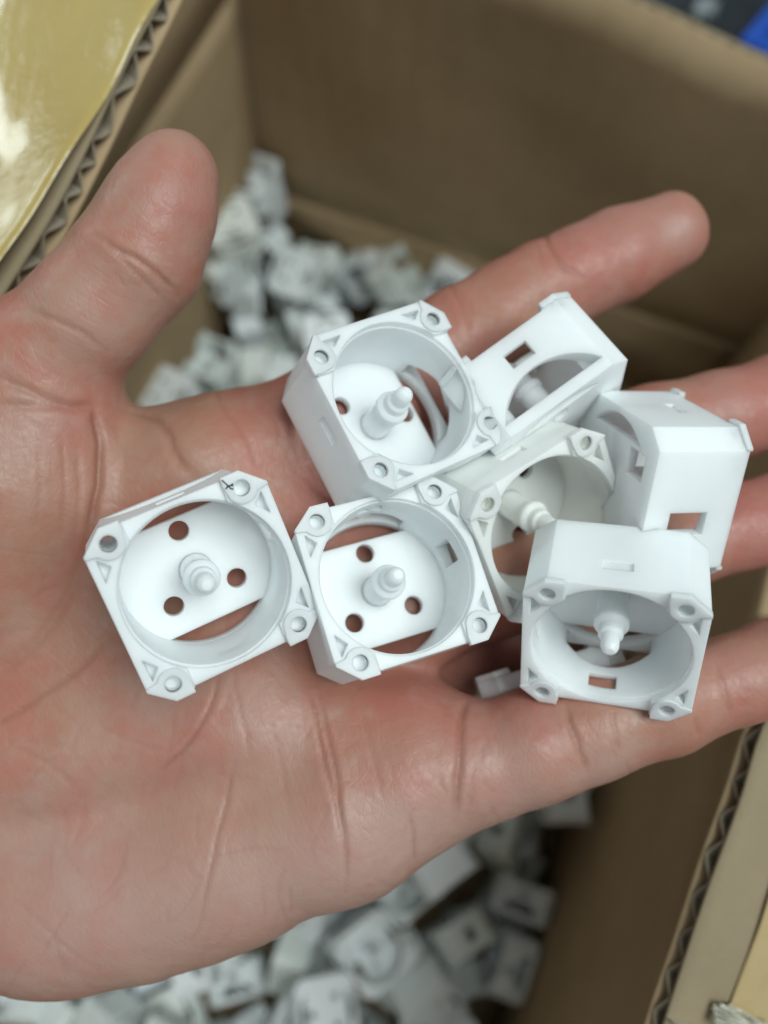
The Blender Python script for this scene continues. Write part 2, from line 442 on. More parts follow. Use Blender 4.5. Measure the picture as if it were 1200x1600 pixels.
M_BODY = build_housing(); M_BODY_T = build_housing(True); M_BODY_W = build_housing(False, True)
M_PAD = {}
for sx in (1, -1):
    for sy in (1, -1):
        m = build_pad(); m.transform(Matrix.Diagonal((sx, sy, 1, 1)))
        if sx * sy < 0: m.flip_normals()
        M_PAD[(sx, sy)] = flat_smooth(to_mm(m))
M_POST = flat_smooth(to_mm(lathe([(3.0, 1.5), (2.75, 2.0), (2.6, 9.0), (3.05, 9.3), (3.05, 10.4), (2.75, 10.8), (2.15, 11.2), (2.15, 12.8), (1.6, 13.3), (1.55, 15.6), (1.35, 16.2), (0.8, 16.8)])))
def simple_pile_mesh():
    bm = bmesh.new()
    for m in [M_BODY, M_POST] + list(M_PAD.values()): bm.from_mesh(m)
    me = bpy.data.meshes.new('pile_housing'); bm.to_mesh(me); bm.free(); return me
M_PILE = simple_pile_mesh()

def orient(px, py, d, n, u, z_ref=17.0):
    """matrix of a housing whose front centre is seen at the pixel, at that distance; n front normal and u long axis in the camera frame"""
    n = Vector(n).normalized(); u = Vector(u); u = (u - n * u.dot(n)).normalized(); v = n.cross(u)
    R = Matrix((u, v, n)).transposed().to_4x4()
    p = Vector(camv(px, py, d)) - n * z_ref
    return CAM_M @ Matrix.Translation(p * MM) @ R
def housing(M, label, mat='plastic', body=None):
    t = empty('plastic_housing', M)
    tag(t, label, 'housing', 'housings held in the hand')
    for nm, me in [('body', body or M_BODY), ('post', M_POST)] + [('screw_pad', m) for m in M_PAD.values()]:
        o = link(nm, me if mat == 'plastic' else me.copy(), MAT[mat], t)
    return t
def C2(ix, iy, z=0.0): return (ix, -iy, z)   # image direction -> camera frame

h1 = housing(orient(324, 915, 129, (0.33, -0.10, 0.94), C2(0.935, -0.354)), 'leftmost housing, lying open side up on the palm with a tiny ink scribble', body=M_BODY_T)
h3 = housing(orient(623, 897, 138, (0.24, 0.27, 0.93), C2(0.95, -0.31)), 'open housing in the middle of the palm, overlapping the leftmost one')
h2 = housing(orient(637, 612, 143, (0.38, 0.29, 0.88), C2(0.42, 0.91)), 'uppermost open housing on the index finger base, its post tilted')
h5 = housing(orient(952, 1020, 140, (-0.26, -0.60, 0.755), C2(-1.0, 0.10)), 'housing tipped towards the viewer on the little finger, blunt post pointing down')
h4 = housing(orient(868, 826, 149, (0.42, -0.30, 0.86), C2(-0.91, 0.41)), 'creamier housing half hidden at the centre of the handful', 'cream')
h6 = housing(CAM_M @ Matrix.Identity(4), 'housing lying on its side on the index finger, round cut and window upwards')
h7 = housing(CAM_M @ Matrix.Identity(4), 'housing at far right on the middle finger, its back turned left', body=M_BODY_W)
h8 = housing(CAM_M @ Matrix.Identity(4), 'housing wedged low between ring and little finger, only one edge showing')
def place(o, n, u, anchor, px, py, d):
    """put the housing so that its local point anchor (mm) is seen at the pixel at distance d"""
    n = Vector(n).normalized(); u = Vector(u); u = (u - n * u.dot(n)).normalized(); v = n.cross(u)
    R = Matrix((u, v, n)).transposed()
    p = Vector(camv(px, py, d)) - R @ Vector(anchor)
    o.matrix_world = CAM_M @ Matrix.Translation(p * MM) @ R.to_4x4()
place(h6, (-0.55, 0.76, -0.30), C2(-0.83, 0.55), (0, 14.1, 8.5), 832, 572, 149)
place(h7, (0.97, 0.02, -0.22), (0.20, -0.40, 0.88), (14.7, 0, 8.5), 1080, 800, 143)
place(h8, (-0.30, 0.92, -0.20), (0.95, 0.30, 0.0), (0, -14.1, 17), 856, 1026, 163)

# ink scribble on the pad of the leftmost housing
def scribble():
    strokes = [[(-8.9, 0), (-8.55, -0.75), (-8.35, -1.2)], [(-8.35, -1.2), (-8.9, -1.5)], [(-8.35, -1.2), (-7.8, -1.35), (-7.55, -1.1)], [(-8.35, -1.2), (-8.1, -1.8), (-7.75, -1.95)], [(-7.9, -1.15), (-7.6, -1.5)]]
    V, F = [], []
    for s in strokes:
        for (x0, y0), (x1, y1) in zip(s[:-1], s[1:]):
            L = math.hypot(x1 - x0, y1 - y0); nx, ny = -(y1 - y0) / L * 0.11, (x1 - x0) / L * 0.11
            k = len(V)
            for z in (17.40, 17.49):
                V += [(x0 + nx, y0 + ny, z), (x1 + nx, y1 + ny, z), (x1 - nx, y1 - ny, z), (x0 - nx, y0 - ny, z)]
            F += [(k + 4, k + 5, k + 6, k + 7), (k, k + 3, k + 2, k + 1)] + [(k + i, k + (i + 1) % 4, k + 4 + (i + 1) % 4, k + 4 + i) for i in range(4)]
    m = mesh_from('ink_scribble', V, F)
    m.transform(Matrix.Translation((17.2, 14.3, 0)))
    return to_mm(m)
o = link('ink_scribble', scribble(), MAT['ink'], h1); o['label'] = 'small black ink scribble beside a screw hole'

# ------------------------------------------------------------------ the pile in the carton: e, m, height (mm) and quaternion of each piece at rest
PILE = [(-203.1,111.4,15.1,0.394,0.394,-0.587,-0.587,1),
(-201.4,159.1,8.9,0.074,-0,0,0.997,1),
(-187.8,209.8,10,0,-0.928,0.371,0,0),
(-188.3,249.5,8.9,0.414,-0,-0,-0.91,'white housing fifth from the left in the lowest row of the heap above the palm'),
(-197.7,301.3,8.9,0.358,-0,-0,-0.934,0),
(-152.4,259.2,10,0,0.443,0.897,0,0),
(-159,296.8,16.1,0.056,-0.658,-0.049,-0.749,'white housing last on the right in the third row of the heap above the palm'),
(-103.4,-136.3,10,0,0.564,-0.826,-0,0),
(-98.3,-82.3,15.1,0.408,0.578,-0.408,0.578,1),
(-116.2,195.8,10,0,0.209,0.978,0,1),
(-105.4,253.3,15.1,0.41,0.576,-0.41,0.576,1),
(-62.4,-136.2,15.1,0.189,-0.681,-0.189,-0.681,0),
(-60.5,-83.7,15.1,0.532,-0.465,0.532,0.466,1),
(-56,-43.2,8.9,0.542,0,0,-0.841,1),
(-74.4,65.6,8.9,0.678,0,-0,0.735,1),
(-73.9,293.8,10,0,0.242,-0.97,-0,1),
(-20.2,-125.1,17.6,0.175,0.256,0.785,0.536,'white housing eighth from the left in the lowest row of the heap below the palm'),
(-5.8,-78.6,10,0,0.956,-0.294,0,'white housing third from the left in the third row of the heap below the palm'),
(-12,-39.6,15.1,0.188,-0.188,-0.682,0.682,1),
(29.2,-139.1,15.1,0.522,0.522,-0.477,-0.477,1),
(33.6,-71.2,15.1,0.693,0.14,0.693,-0.14,0),
(24.2,8.3,8.9,0.971,-0,-0,0.24,1),
(25.4,95.6,10,0,0.292,0.957,0,0),
(30.4,249.3,8.9,0.978,-0,0,0.211,1),
(75.3,-137.6,15.1,0.683,-0.183,-0.683,-0.183,1),
(66.2,-61.1,15.1,0.262,-0.262,0.657,-0.657,'white housing last on the right in the lowest row of the heap below the palm'),
(76.4,3.5,15.1,0.401,-0.583,-0.401,-0.583,'white housing third from the left in the topmost row of the heap below the palm'),
(66,98.8,10,0,-0.469,0.883,-0,1),
(70,158.5,8.9,0.353,-0,0,-0.936,1),
(72.8,254.3,15.1,0.626,-0.33,0.626,0.329,1),
(-199.3,-94.6,38.7,0.919,-0,-0,-0.395,1),
(-203.5,163.8,33.6,0.124,0.696,0.124,-0.696,1),
(-199.2,200.5,27.4,0.927,0,0,-0.375,0),
(-199.9,249.8,33.6,0.658,0.259,-0.658,0.259,'white housing third from the left in the lowest row of the heap above the palm'),
(-201.1,296.7,33.6,0.649,-0.28,0.649,0.28,0),
(-132.5,-88.6,15.1,0.651,0.275,-0.651,0.275,1),
(-159.9,224.6,27.9,0.675,-0.485,0.515,-0.21,0),
(-168.8,300.6,44.9,0.008,-0.082,0.7,0.709,'white housing fifth from the left in the second row of the heap above the palm'),
(-94.1,-139.9,28.5,0,0.707,-0.707,-0,0),
(-88.6,-79.6,44.9,0.322,0.629,0.322,-0.629,1),
(-113.7,181.9,28.5,0,-0.582,-0.813,-0.002,1),
(-134.8,236.7,17.8,0.131,0.279,-0.861,-0.405,1),
(-106.5,276.3,33.6,0.508,0.492,0.508,-0.492,0),
(-60.8,-127.7,39.8,0,-0.366,-0.931,0,'white housing fifth from the left in the lowest row of the heap below the palm'),
(-55.3,-84.7,44.9,0.323,0.629,0.323,-0.629,0),
(-57.3,296.7,27.4,0.89,-0.005,0.143,0.433,1),
(-3.5,-116.8,36.5,0.81,-0.062,0.175,0.557,1),
(-17.1,-79.5,37.2,0.312,-0.66,0.254,-0.635,'white housing first from the left in the third row of the heap below the palm'),
(-20.5,-13,37.2,0.455,0.67,-0.219,-0.545,1),
(-7.3,10.8,21.2,0.179,0.324,0.133,-0.919,1),
(-18.3,310,46,0.546,-0.546,-0.449,-0.449,1),
(26.3,-139.4,38.7,0.723,-0,-0,0.691,1),
(14.9,-101.9,8.9,0.962,-0,0,-0.274,0),
(19.5,-27.3,28.5,0,0.995,-0.104,-0,0),
(30.8,4.8,27.4,0.847,0,-0,-0.532,1),
(27.5,56.7,28.5,0,0.885,-0.465,0,1),
(40.1,117.1,29,0.453,-0.678,-0.529,-0.237,1),
(24.8,200.9,44.9,0.044,0.706,0.044,-0.706,1),
(57.1,-134.5,43.1,0.59,-0.09,-0.802,0.008,1),
(78.9,-99.5,28.5,0,-0.708,-0.706,-0,1),
(75.5,-19.2,15.1,0.551,-0.443,0.551,0.443,'white housing second from the left in the second row of the heap below the palm'),
(65.5,18.8,37.6,0.618,-0.182,-0.059,0.763,'white housing fourth from the left in the topmost row of the heap below the palm'),
(77.2,48.9,44.9,0.556,-0.437,-0.556,-0.437,1),
(80.4,121,29.2,0.183,0.775,0.139,0.589,0),
(83,155.5,33.6,0.023,-0.707,-0.023,-0.707,1),
(-176.1,138.1,17,0.871,0.385,0.124,0.28,1),
(-202.9,156.7,57.2,1,-0,-0,0.002,1),
(-180.5,180,34.7,0.301,-0.195,0.393,-0.847,1),
(-199.9,258.6,63.4,0.689,-0.157,0.689,0.157,'white housing first from the left in the third row of the heap above the palm'),
(-201.2,293.3,63.4,0.549,0.445,-0.549,0.445,'white housing third from the left in the second row of the heap above the palm'),
(-109.4,-65.6,15.1,0.351,-0.614,0.351,0.614,1),
(-176.5,106.2,36.9,0.046,-0.588,-0.453,0.669,1),
(-143.6,147,58.3,0,-0.918,-0.397,0,1),
(-149,201.7,63.4,0.388,-0.591,-0.388,-0.591,0),
(-179.2,276.5,15.1,0.657,0.657,-0.261,-0.261,'white housing second from the left in the third row of the heap above the palm'),
(-136,305.6,47.8,0.722,0.527,0.292,-0.339,'white housing sixth from the left in the second row of the heap above the palm'),
(-110.1,-137.4,52.7,0.651,-0.504,0.449,0.347,'white housing second from the left in the lowest row of the heap below the palm'),
(-88.4,-105.8,38.7,0.509,-0.018,-0.66,0.553,0),
(-107.7,140,42.8,0.509,0.081,-0.134,-0.846,1),
(-116.4,174.9,52.1,0.51,-0.507,0.492,-0.491,1),
(-99.7,228.6,20.7,0.566,0.129,0.491,-0.65,1),
(-109.6,302.9,27.7,0.005,-0.688,-0.698,0.197,0),
(-58.6,-134.5,63.4,0.02,-0.707,0.019,0.707,'white housing fourth from the left in the lowest row of the heap below the palm'),
(-59.6,-90.9,74.7,0.643,0.643,-0.294,-0.294,'white housing sixth from the left in the lowest row of the heap below the palm'),
(-50.3,-56.8,27.4,0.167,0,-0,0.986,1),
(-50.7,208.1,57.2,0.419,-0,-0,-0.908,1),
(-46.7,268.1,63.4,0.229,-0.669,-0.229,-0.669,1),
(-49.6,303.1,50.2,0.526,0.591,-0.34,0.509,1),
(-29.5,-137.7,25.5,0.427,-0.047,-0.564,0.706,0),
(-19.3,-53.4,44.2,0.528,-0.264,-0.418,-0.691,'white housing second from the left in the third row of the heap below the palm'),
(-29.7,4,53.1,0.482,0.773,0.409,-0.054,1),
(9.5,118.4,33.9,0.135,-0.585,0.691,0.404,0),
(51.2,-102.6,15.1,0.448,0.448,-0.547,-0.547,0),
(32.3,-105.5,33.6,0.102,-0.614,0.016,0.783,0),
(18.2,-25.5,45.9,0.428,-0,0,-0.904,0),
(34.1,3.1,52.1,0.678,-0.2,-0.678,-0.2,0),
(24,67.2,52.1,0.17,-0.686,-0.17,-0.686,0),
(51.3,71.7,31,0.589,-0.504,0.077,-0.627,1),
(28.5,225.7,44.5,0.446,-0.533,0.481,0.534,1),
(3.9,304.2,18.8,0.623,0.597,-0.379,0.334,1),
(75.2,-88,45.9,0.887,0,0,0.462,0),
(53,-44.7,16.5,0.596,-0.643,-0.293,0.381,0),
(58.7,14.8,62.3,0.035,0.569,0.067,0.819,'white housing second from the left in the topmost row of the heap below the palm'),
(74.3,51.6,68.5,0.964,0,-0,-0.264,1),
(72,133.3,57.7,0.135,-0.555,-0.53,-0.627,1),
(77.9,177,59.7,0.07,0.692,0.297,0.654,1),
(76,221.2,56,0.607,-0.014,0.069,0.792,1),
(72.8,256.9,68.5,0.684,-0,-0,-0.729,1),
(-175.1,-79.8,33.4,0.628,0.059,0.616,0.472,1),
(-199.3,93.7,39.8,0,-0.882,0.472,0,1),
(-202.7,165.1,76.8,0,0.71,0.705,-0,'white housing first from the left in the lowest row of the heap above the palm'),
(-202.9,208.9,45.9,1,0,0,0,'white housing second from the left in the lowest row of the heap above the palm'),
(-194.5,252.1,93.2,0.464,-0.534,0.464,0.534,'white housing first from the left in the second row of the heap above the palm'),
(-199.9,304.2,93.2,0.327,0.627,-0.327,0.627,'white housing last on the right in the topmost row of the heap above the palm'),
(-165.7,-143.1,63.2,0.037,0.134,0.706,-0.694,1),
(-144.4,-99,38.7,0.928,-0,0,0.373,1),
(-156.4,121.8,34.9,0.823,-0.052,-0.371,-0.426,1),
(-132.1,140.9,76.8,0,0.534,-0.845,-0,1),
(-143.8,179.2,63.4,0.589,-0.391,0.589,0.391,1),
(-158.6,265.1,33.5,0.381,-0.099,0.23,-0.89,'white housing third from the left in the third row of the heap above the palm'),
(-114.7,302.8,61.8,0.897,-0.069,0.434,-0.038,'white housing seventh from the left in the second row of the heap above the palm'),
(-133,-134.5,68.3,0.097,0.279,-0.056,-0.954,'white housing first from the left in the lowest row of the heap below the palm'),
(-121.2,-112.9,40.5,0.519,-0.754,-0.078,0.394,1),
(-139.5,-95.2,67,0.365,0.141,0.693,-0.605,1),
(-83.5,163.8,41.3,0.132,0.812,0.376,-0.425,1),
(-118.2,173.3,81.9,0.701,-0.087,-0.702,-0.09,1),
(-131.2,225.1,33,0.398,-0.873,-0.238,0.15,1),
(-88.8,302.5,40.4,0.035,-0.147,-0.13,-0.98,0),
(-33.8,-138,56,0.076,-0.021,-0.993,-0.086,1),
(-40.7,-103.4,15.1,0.219,0.219,-0.672,-0.672,'white housing seventh from the left in the lowest row of the heap below the palm'),
(-47.5,-13.6,28.5,0,0.987,0.162,-0,1),
(-61.4,36.4,38.5,0.406,0.204,-0.891,0.009,1),
(-79.4,232.5,62.8,0.249,0.857,-0.432,-0.129,1),
(-76.2,257.7,32.5,0.518,0.108,0.161,0.833,1),
(-14.3,289.4,64.4,0.947,0.32,0.004,0,0),
(-1.9,-108.2,53.3,0.644,-0.181,-0.042,-0.742,'white housing ninth from the left in the lowest row of the heap below the palm'),
(-15.8,-30.1,54,0.064,-0.088,0.261,-0.959,1),
(-17.1,37,47.2,0.826,0.536,0.128,0.117,1),
(-40,59.1,38.7,0.137,-0.396,0.014,-0.908,1),
(8.7,150.5,58.3,0,0.931,-0.365,-0,1),
(-12.3,154.2,39.8,0,0.991,0.136,-0,1),
(-52.8,218.2,81.9,0.581,-0.403,0.581,0.403,1),
(-29,246.7,93.2,0.245,-0.663,0.245,0.663,0),
(-26.2,282.7,38.7,0.324,-0,0,-0.946,0),
(18.9,-57.7,68.5,0.962,-0,-0,-0.271,'white housing fifth from the left in the third row of the heap below the palm'),
(13,-55.8,15.1,0.616,-0.347,0.616,0.347,0),
(21.5,-24.4,64.4,0.87,-0,0,0.493,'white housing first from the left in the second row of the heap below the palm'),
(12.1,28.7,60,0.04,0.822,0.549,0.146,1),
(43.2,42.8,49.6,0.968,0.029,-0.135,0.209,1),
(36.9,137.2,15.1,0.064,0.064,-0.704,-0.704,1),
(39.3,252.2,63.4,0.693,0.699,0.146,0.096,1),
(17.3,300.3,38.1,0.005,-0.253,0.02,-0.967,1),
(29.9,-144.3,66.3,0.136,0.107,-0.699,0.694,1),
(82.9,-107.7,70.3,0.514,-0.486,0.549,-0.446,1),
(56.5,-38.1,45.5,0.678,-0.282,-0.654,-0.184,'white housing seventh from the left in the third row of the heap below the palm'),
(29.4,19.2,80.7,0.105,-0.774,-0.623,-0.053,0),
(70.8,45,93.2,0.352,-0.613,-0.352,-0.613,'white housing last on the right in the topmost row of the heap below the palm'),
(48.5,167.2,54.4,0.208,0.941,-0.235,-0.126,1),
(77.6,224,80.5,0.128,-0.717,-0.204,-0.654,1),
(73.9,254.6,93.2,0.593,-0.386,-0.593,-0.386,1),
(-200,77.7,75.7,0.767,0,0,-0.642,1),
(-200.1,85.9,57.2,0.797,0,0,-0.603,1),
(-199.1,133.7,45.1,0.573,0.779,-0.2,0.16,1),
(-176.9,217.4,33.6,0.689,-0.159,0.689,0.159,'white housing fourth from the left in the lowest row of the heap above the palm'),
(-199.2,258.6,117.9,0,0.925,0.381,-0,'white housing second from the left in the second row of the heap above the palm'),
(-202.9,294.3,116.8,0.707,0,0,-0.707,'white housing first from the left in the topmost row of the heap above the palm'),
(-175.7,-134.9,91.4,0.459,-0.577,-0.536,0.411,1),
(-172,-111.6,43.7,0.79,0.467,-0.153,-0.366,1),
(-152.8,-75,51.8,0.562,-0.517,0.142,0.63,1),
(-165.8,81.8,58.4,0.117,-0.778,0.467,-0.403,1),
(-138.4,146.5,100.4,0.3,0.641,-0.3,0.641,1),
(-168.8,169.9,56.2,0.738,-0.492,0.458,0.059,1),
(-142.7,253.9,45.2,0.219,-0.924,-0.289,0.121,'white housing last on the right in the lowest row of the heap above the palm'),
(-172.2,278.1,64,0.128,-0.702,-0.678,-0.176,'white housing fourth from the left in the second row of the heap above the palm'),
(-141.1,-124,84.4,0.05,-0.284,0.013,0.957,0),
(-79.3,-60.8,49.7,0.624,0.532,-0.56,0.118,1),
(-76.2,-33,36.9,0.291,0.207,-0.277,0.892,1),
(-119.4,214.6,43.4,0.262,-0.033,-0.904,-0.335,1),
(-106.5,251.8,47.2,0.69,0.304,-0.408,0.514,1),
(-79.5,307.6,63,0.089,0.116,-0.602,0.785,'white housing last on the right in the second row of the heap above the palm'),
(-85.2,-137.1,61,0.103,-0.82,-0.07,0.558,'white housing third from the left in the lowest row of the heap below the palm'),
(-54.5,-52.7,81.9,0.084,-0.702,-0.084,-0.702,1),
(-47.3,-51.6,52.1,0.421,0.421,-0.568,-0.568,1),
(-53.8,-17.1,52.1,0.22,0.672,0.22,-0.672,1),
(-89.9,205.8,26.9,0.074,-0.549,-0.644,0.528,1),
(-81.7,224.6,43.7,0.763,0.008,0.28,0.583,1),
(5.9,-90.9,67,0.184,0.852,-0.49,-0.02,'white housing tenth from the left in the lowest row of the heap below the palm'),
(9.5,-58,44.9,0.345,-0.345,0.617,-0.617,'white housing fourth from the left in the third row of the heap below the palm'),
(-37.2,20.7,72.5,0.046,-0.85,-0.339,0.401,1),
(3.5,-0.1,51.7,0.336,0.382,-0.52,-0.687,1),
(-34.9,244.5,123,0.688,-0.164,-0.688,-0.164,1),
(-60.7,247.6,55.6,0.505,-0.732,0.389,-0.241,1),
(-2.9,-140.7,62.4,0.602,0.798,-0.04,0.001,1),
(30.4,-59.9,44.9,0.62,0.62,0.34,0.34,'white housing sixth from the left in the third row of the heap below the palm'),
(29,-13.8,89.1,0.585,0.397,0.585,-0.397,'white housing first from the left in the topmost row of the heap below the palm'),
(-28.3,57.4,64.9,0.41,0.722,0.557,-0.026,1),
(18.8,94.1,37.8,0.679,0.65,-0.21,0.271,1),
(56.2,104.8,41.7,0.101,0.198,-0.364,0.904,0),
(53.8,153.7,35.2,0.877,-0.1,0.217,0.416,1),
(54,225.6,17.3,0.79,-0.176,-0.523,-0.266,1),
(50.7,-69.7,60.9,0.101,-0.884,0.272,0.368,'white housing eleventh from the left in the lowest row of the heap below the palm'),
(83.4,-40.5,44,0.501,0.499,-0.439,-0.554,'white housing last on the right in the third row of the heap below the palm'),
(78.9,-11.1,44.9,0.001,0.001,-0.707,-0.707,'white housing last on the right in the second row of the heap below the palm'),
(7.1,52.5,74,0.871,-0.337,0.193,0.3,1),
(81.3,85.1,32.6,0.779,0.029,-0.623,-0.07,1),
(40,183.3,71.6,0.736,-0.011,0.236,0.634,1),
(74.9,196.6,108,0.024,0.698,0.043,0.715,1),
(78.3,226.8,105,0.023,0.705,0.706,-0.067,1)]
BOXR = Matrix([[EA[0], MA[0], 0], [EA[1], MA[1], 0], [0, 0, 1]])
M_PILE.materials.clear(); M_PILE.materials.append(MAT['pile'])
for pe, pm, pz, qw, qx, qy, qz, lb in PILE:
    R = BOXR @ Quaternion((qw, qx, qy, qz)).to_matrix()
    p = BOXR @ Vector((pe, pm, pz + 4.6)) - R @ Vector((0, 0, 8.5))
    o = link('plastic_housing', M_PILE)
    o.matrix_world = Matrix.Translation(p * MM) @ R.to_4x4()
    if lb == 0: lb = 'white housing almost buried, only a corner showing among others in the heap'
    if lb == 1: lb = 'white housing in the heap wholly hidden under the hand or other housings'
    tag(o, lb, 'housing', 'housings heaped in the carton')

# ------------------------------------------------------------------ the hand: distance field in the camera frame, meshed with surface nets
HS = 0.5
lo3 = np.array([-168.0, -118.0, -202.0]); hi3 = np.array([120.0, 92.0, -132.0])
SH = np.ceil((hi3 - lo3) / HS).astype(int)
AX = [lo3[k] + HS * np.arange(SH[k]) for k in range(3)]
def cone_sdf(a, ra, b, rb, X, Y, Z):
    ba = b - a; L2 = float(ba @ ba)
    h = ((X - a[0]) * ba[0] + (Y - a[1]) * ba[1] + (Z - a[2]) * ba[2]) / L2
    h = np.clip(h, 0, 1)
    dx = X - a[0] - h * ba[0]; dy = Y - a[1] - h * ba[1]; dz = Z - a[2] - h * ba[2]
    return np.sqrt(dx * dx + dy * dy + dz * dz) - (ra + (rb - ra) * h)
FAR = 30.0
def smin(a, b, k):
    h = np.maximum(k - np.abs(a - b), 0) / k
    return np.minimum(a, b) - h * h * k * 0.25
def add_cone(field, a, ra, b, rb, k):
    pad = max(ra, rb) + k + 3
    l = np.minimum(a, b) - pad; h = np.maximum(a, b) + pad
    s = []
    for q in range(3):
        i0 = max(0, int((l[q] - lo3[q]) / HS)); i1 = min(SH[q], int((h[q] - lo3[q]) / HS) + 1)
        if i1 <= i0: return
        s.append(slice(i0, i1))
    X = AX[0][s[0]][:, None, None].astype(np.float32); Y = AX[1][s[1]][None, :, None].astype(np.float32); Z = AX[2][s[2]][None, None, :].astype(np.float32)
    f = cone_sdf(a, ra, b, rb, X, Y, Z).astype(np.float32)
    sub = field[s[0], s[1], s[2]]
    field[s[0], s[1], s[2]] = smin(sub, f, k)
def chain(field, pts, k, refine=True):
    P = [(camv(*p[:3]), p[3]) for p in pts]
    for (a, ra), (b, rb) in zip(P[:-1], P[1:]): add_cone(field, a, ra, b, rb, k)
field = np.full(SH, FAR, np.float32)
PALM_K = 9.0
# palm
for ch in [
    [(-560, 1090, 176, 24), (-300, 960, 172, 19), (-150, 830, 164, 15), (330, 745, 168, 14.5), (540, 655, 173, 12.5)],
    [(-150, 930, 165, 15), (380, 852, 169, 14), (605, 785, 173, 12.0)],
    [(-150, 1060, 165, 15), (400, 985, 168, 13.5), (650, 940, 171, 12.0)],
    [(-150, 1220, 164, 16), (380, 1130, 163, 14), (640, 1160, 161, 12.5)],
    [(-560, 1150, 180, 24), (-300, 1260, 172, 20), (-150, 1372, 165, 16.8), (100, 1400, 162, 15.6), (230, 1376, 161, 15.2), (360, 1336, 160, 14.8), (540, 1272, 159, 14.0), (650, 1212, 160, 12.6)],
    [(-560, 1120, 176, 22), (-200, 980, 166, 20), (-60, 850, 161, 18.5), (20, 740, 160, 17), (52, 640, 159, 15)],
]: chain(field, ch, PALM_K)
digits = [
    [(540, 655, 173, 12.5), (640, 590, 177, 11.4), (720, 530, 180, 11.1), (800, 478, 182, 10.2), (850, 453, 183, 10.1), (902, 428, 183, 9.6), (965, 400, 184, 9.9), (1044, 364, 185, 8.6)],
    [(605, 785, 173, 12.0), (720, 750, 177, 11.2), (840, 722, 180, 10.8), (930, 700, 181, 10.3), (1030, 675, 182, 10.3), (1130, 650, 182, 9.9), (1220, 625, 183, 10.2), (1310, 600, 185, 8.6)],
    [(650, 940, 171, 12.0), (760, 915, 172, 10.9), (860, 895, 172, 10.5), (960, 875, 172, 9.8), (1055, 850, 172, 9.6), (1150, 825, 173, 8.9), (1230, 806, 174, 9.1), (1320, 785, 176, 7.9)],
    [(650, 1208, 160, 12.6), (740, 1192, 159, 11.2), (830, 1166, 158, 10.7), (925, 1134, 158, 9.9), (1040, 1098, 158, 9.3), (1150, 1062, 159, 8.5), (1215, 1040, 160, 8.7), (1292, 1014, 162, 7.5)],
    [(52, 640, 159, 15), (64, 566, 156, 12.6), (140, 490, 154, 11.5), (218, 403, 153, 11.3), (240, 352, 152, 10.2), (256, 318, 151.5, 9.4), (272, 274, 151, 7.7)],
]
for ch in digits:
    f = np.full(SH, FAR, np.float32); chain(f, ch, 2.0)
    field = smin(field, f, np.float32(5.0))
chain(field, [(600, 1000, 182, 12), (720, 1010, 186, 11), (800, 1000, 189, 10.5), (880, 960, 189, 9.5)], 2.0)   # flesh down between ring and little finger
def surface_nets(f):
    """vertex per sign-changing cell, quad per sign-changing edge"""
    s = f < 0
    c = sum(s[i:s.shape[0] - 1 + i, j:s.shape[1] - 1 + j, k:s.shape[2] - 1 + k].astype(np.int8) for i in (0, 1) for j in (0, 1) for k in (0, 1))
    act = (c > 0) & (c < 8)
    I = np.argwhere(act); idx = np.full(act.shape, -1, np.int32); idx[act] = np.arange(len(I))
    acc = np.zeros((len(I), 3)); cnt = np.zeros(len(I))
    corners = [(i, j, k) for i in (0, 1) for j in (0, 1) for k in (0, 1)]
    val = {cc: f[I[:, 0] + cc[0], I[:, 1] + cc[1], I[:, 2] + cc[2]] for cc in corners}
    for a in corners:
        for ax in range(3):
            if a[ax]: continue
            b = tuple(1 if q == ax else a[q] for q in range(3))
            va, vb = val[a], val[b]; m = (va < 0) != (vb < 0)
            t = va[m] / (va[m] - vb[m])
            p = np.tile(np.array(a, float), (m.sum(), 1)); p[:, ax] = t
            acc[m] += p; cnt[m] += 1
    V = I + acc / cnt[:, None]
    Q = []
    for ax in range(3):
        o1, o2 = (ax + 1) % 3, (ax + 2) % 3
        sl0 = [slice(None)] * 3; sl1 = [slice(None)] * 3
        sl0[ax] = slice(0, -1); sl1[ax] = slice(1, None)
        ch = s[tuple(sl0)] != s[tuple(sl1)]
        E = np.argwhere(ch); sgn = s[tuple(sl0)][ch]
        ok = (E[:, o1] > 0) & (E[:, o2] > 0) & (E[:, o1] < act.shape[o1]) & (E[:, o2] < act.shape[o2])
        E, sgn = E[ok], sgn[ok]
        def cell(d1, d2):
            q = E.copy(); q[:, o1] -= d1; q[:, o2] -= d2; return idx[q[:, 0], q[:, 1], q[:, 2]]
        q = np.stack([cell(1, 1), cell(0, 1), cell(0, 0), cell(1, 0)], 1)
        q[~sgn] = q[~sgn][:, ::-1]
        Q.append(q)
    return V, np.concatenate(Q)
HVv, HQ = surface_nets(field)
HVv = lo3 + HS * HVv
del field, f
def vert_normals(V, Q):
    fn = np.cross(V[Q[:, 2]] - V[Q[:, 0]], V[Q[:, 3]] - V[Q[:, 1]])
    n = np.zeros_like(V)
    for k in range(4):
        for q in range(3): n[:, q] += np.bincount(Q[:, k], fn[:, q], len(V))
    return n / np.maximum(np.linalg.norm(n, axis=1, keepdims=True), 1e-9)
def laplace(V, Q, it, w=0.5):
    for _ in range(it):
        acc = np.zeros_like(V); cnt = np.zeros(len(V))
        for k in range(4):
            a, b = Q[:, k], Q[:, (k + 1) % 4]
            for q in range(3): acc[:, q] += np.bincount(a, V[b, q], len(V)) + np.bincount(b, V[a, q], len(V))
            cnt += np.bincount(a, None, len(V)) + np.bincount(b, None, len(V))
        V = V + w * (acc / cnt[:, None] - V)
    return V
HVv = laplace(HVv, HQ, 6)
HN = vert_normals(HVv, HQ)
PX = 600 + FPX * HVv[:, 0] / -HVv[:, 2]; PY = 800 - FPX * HVv[:, 1] / -HVv[:, 2]
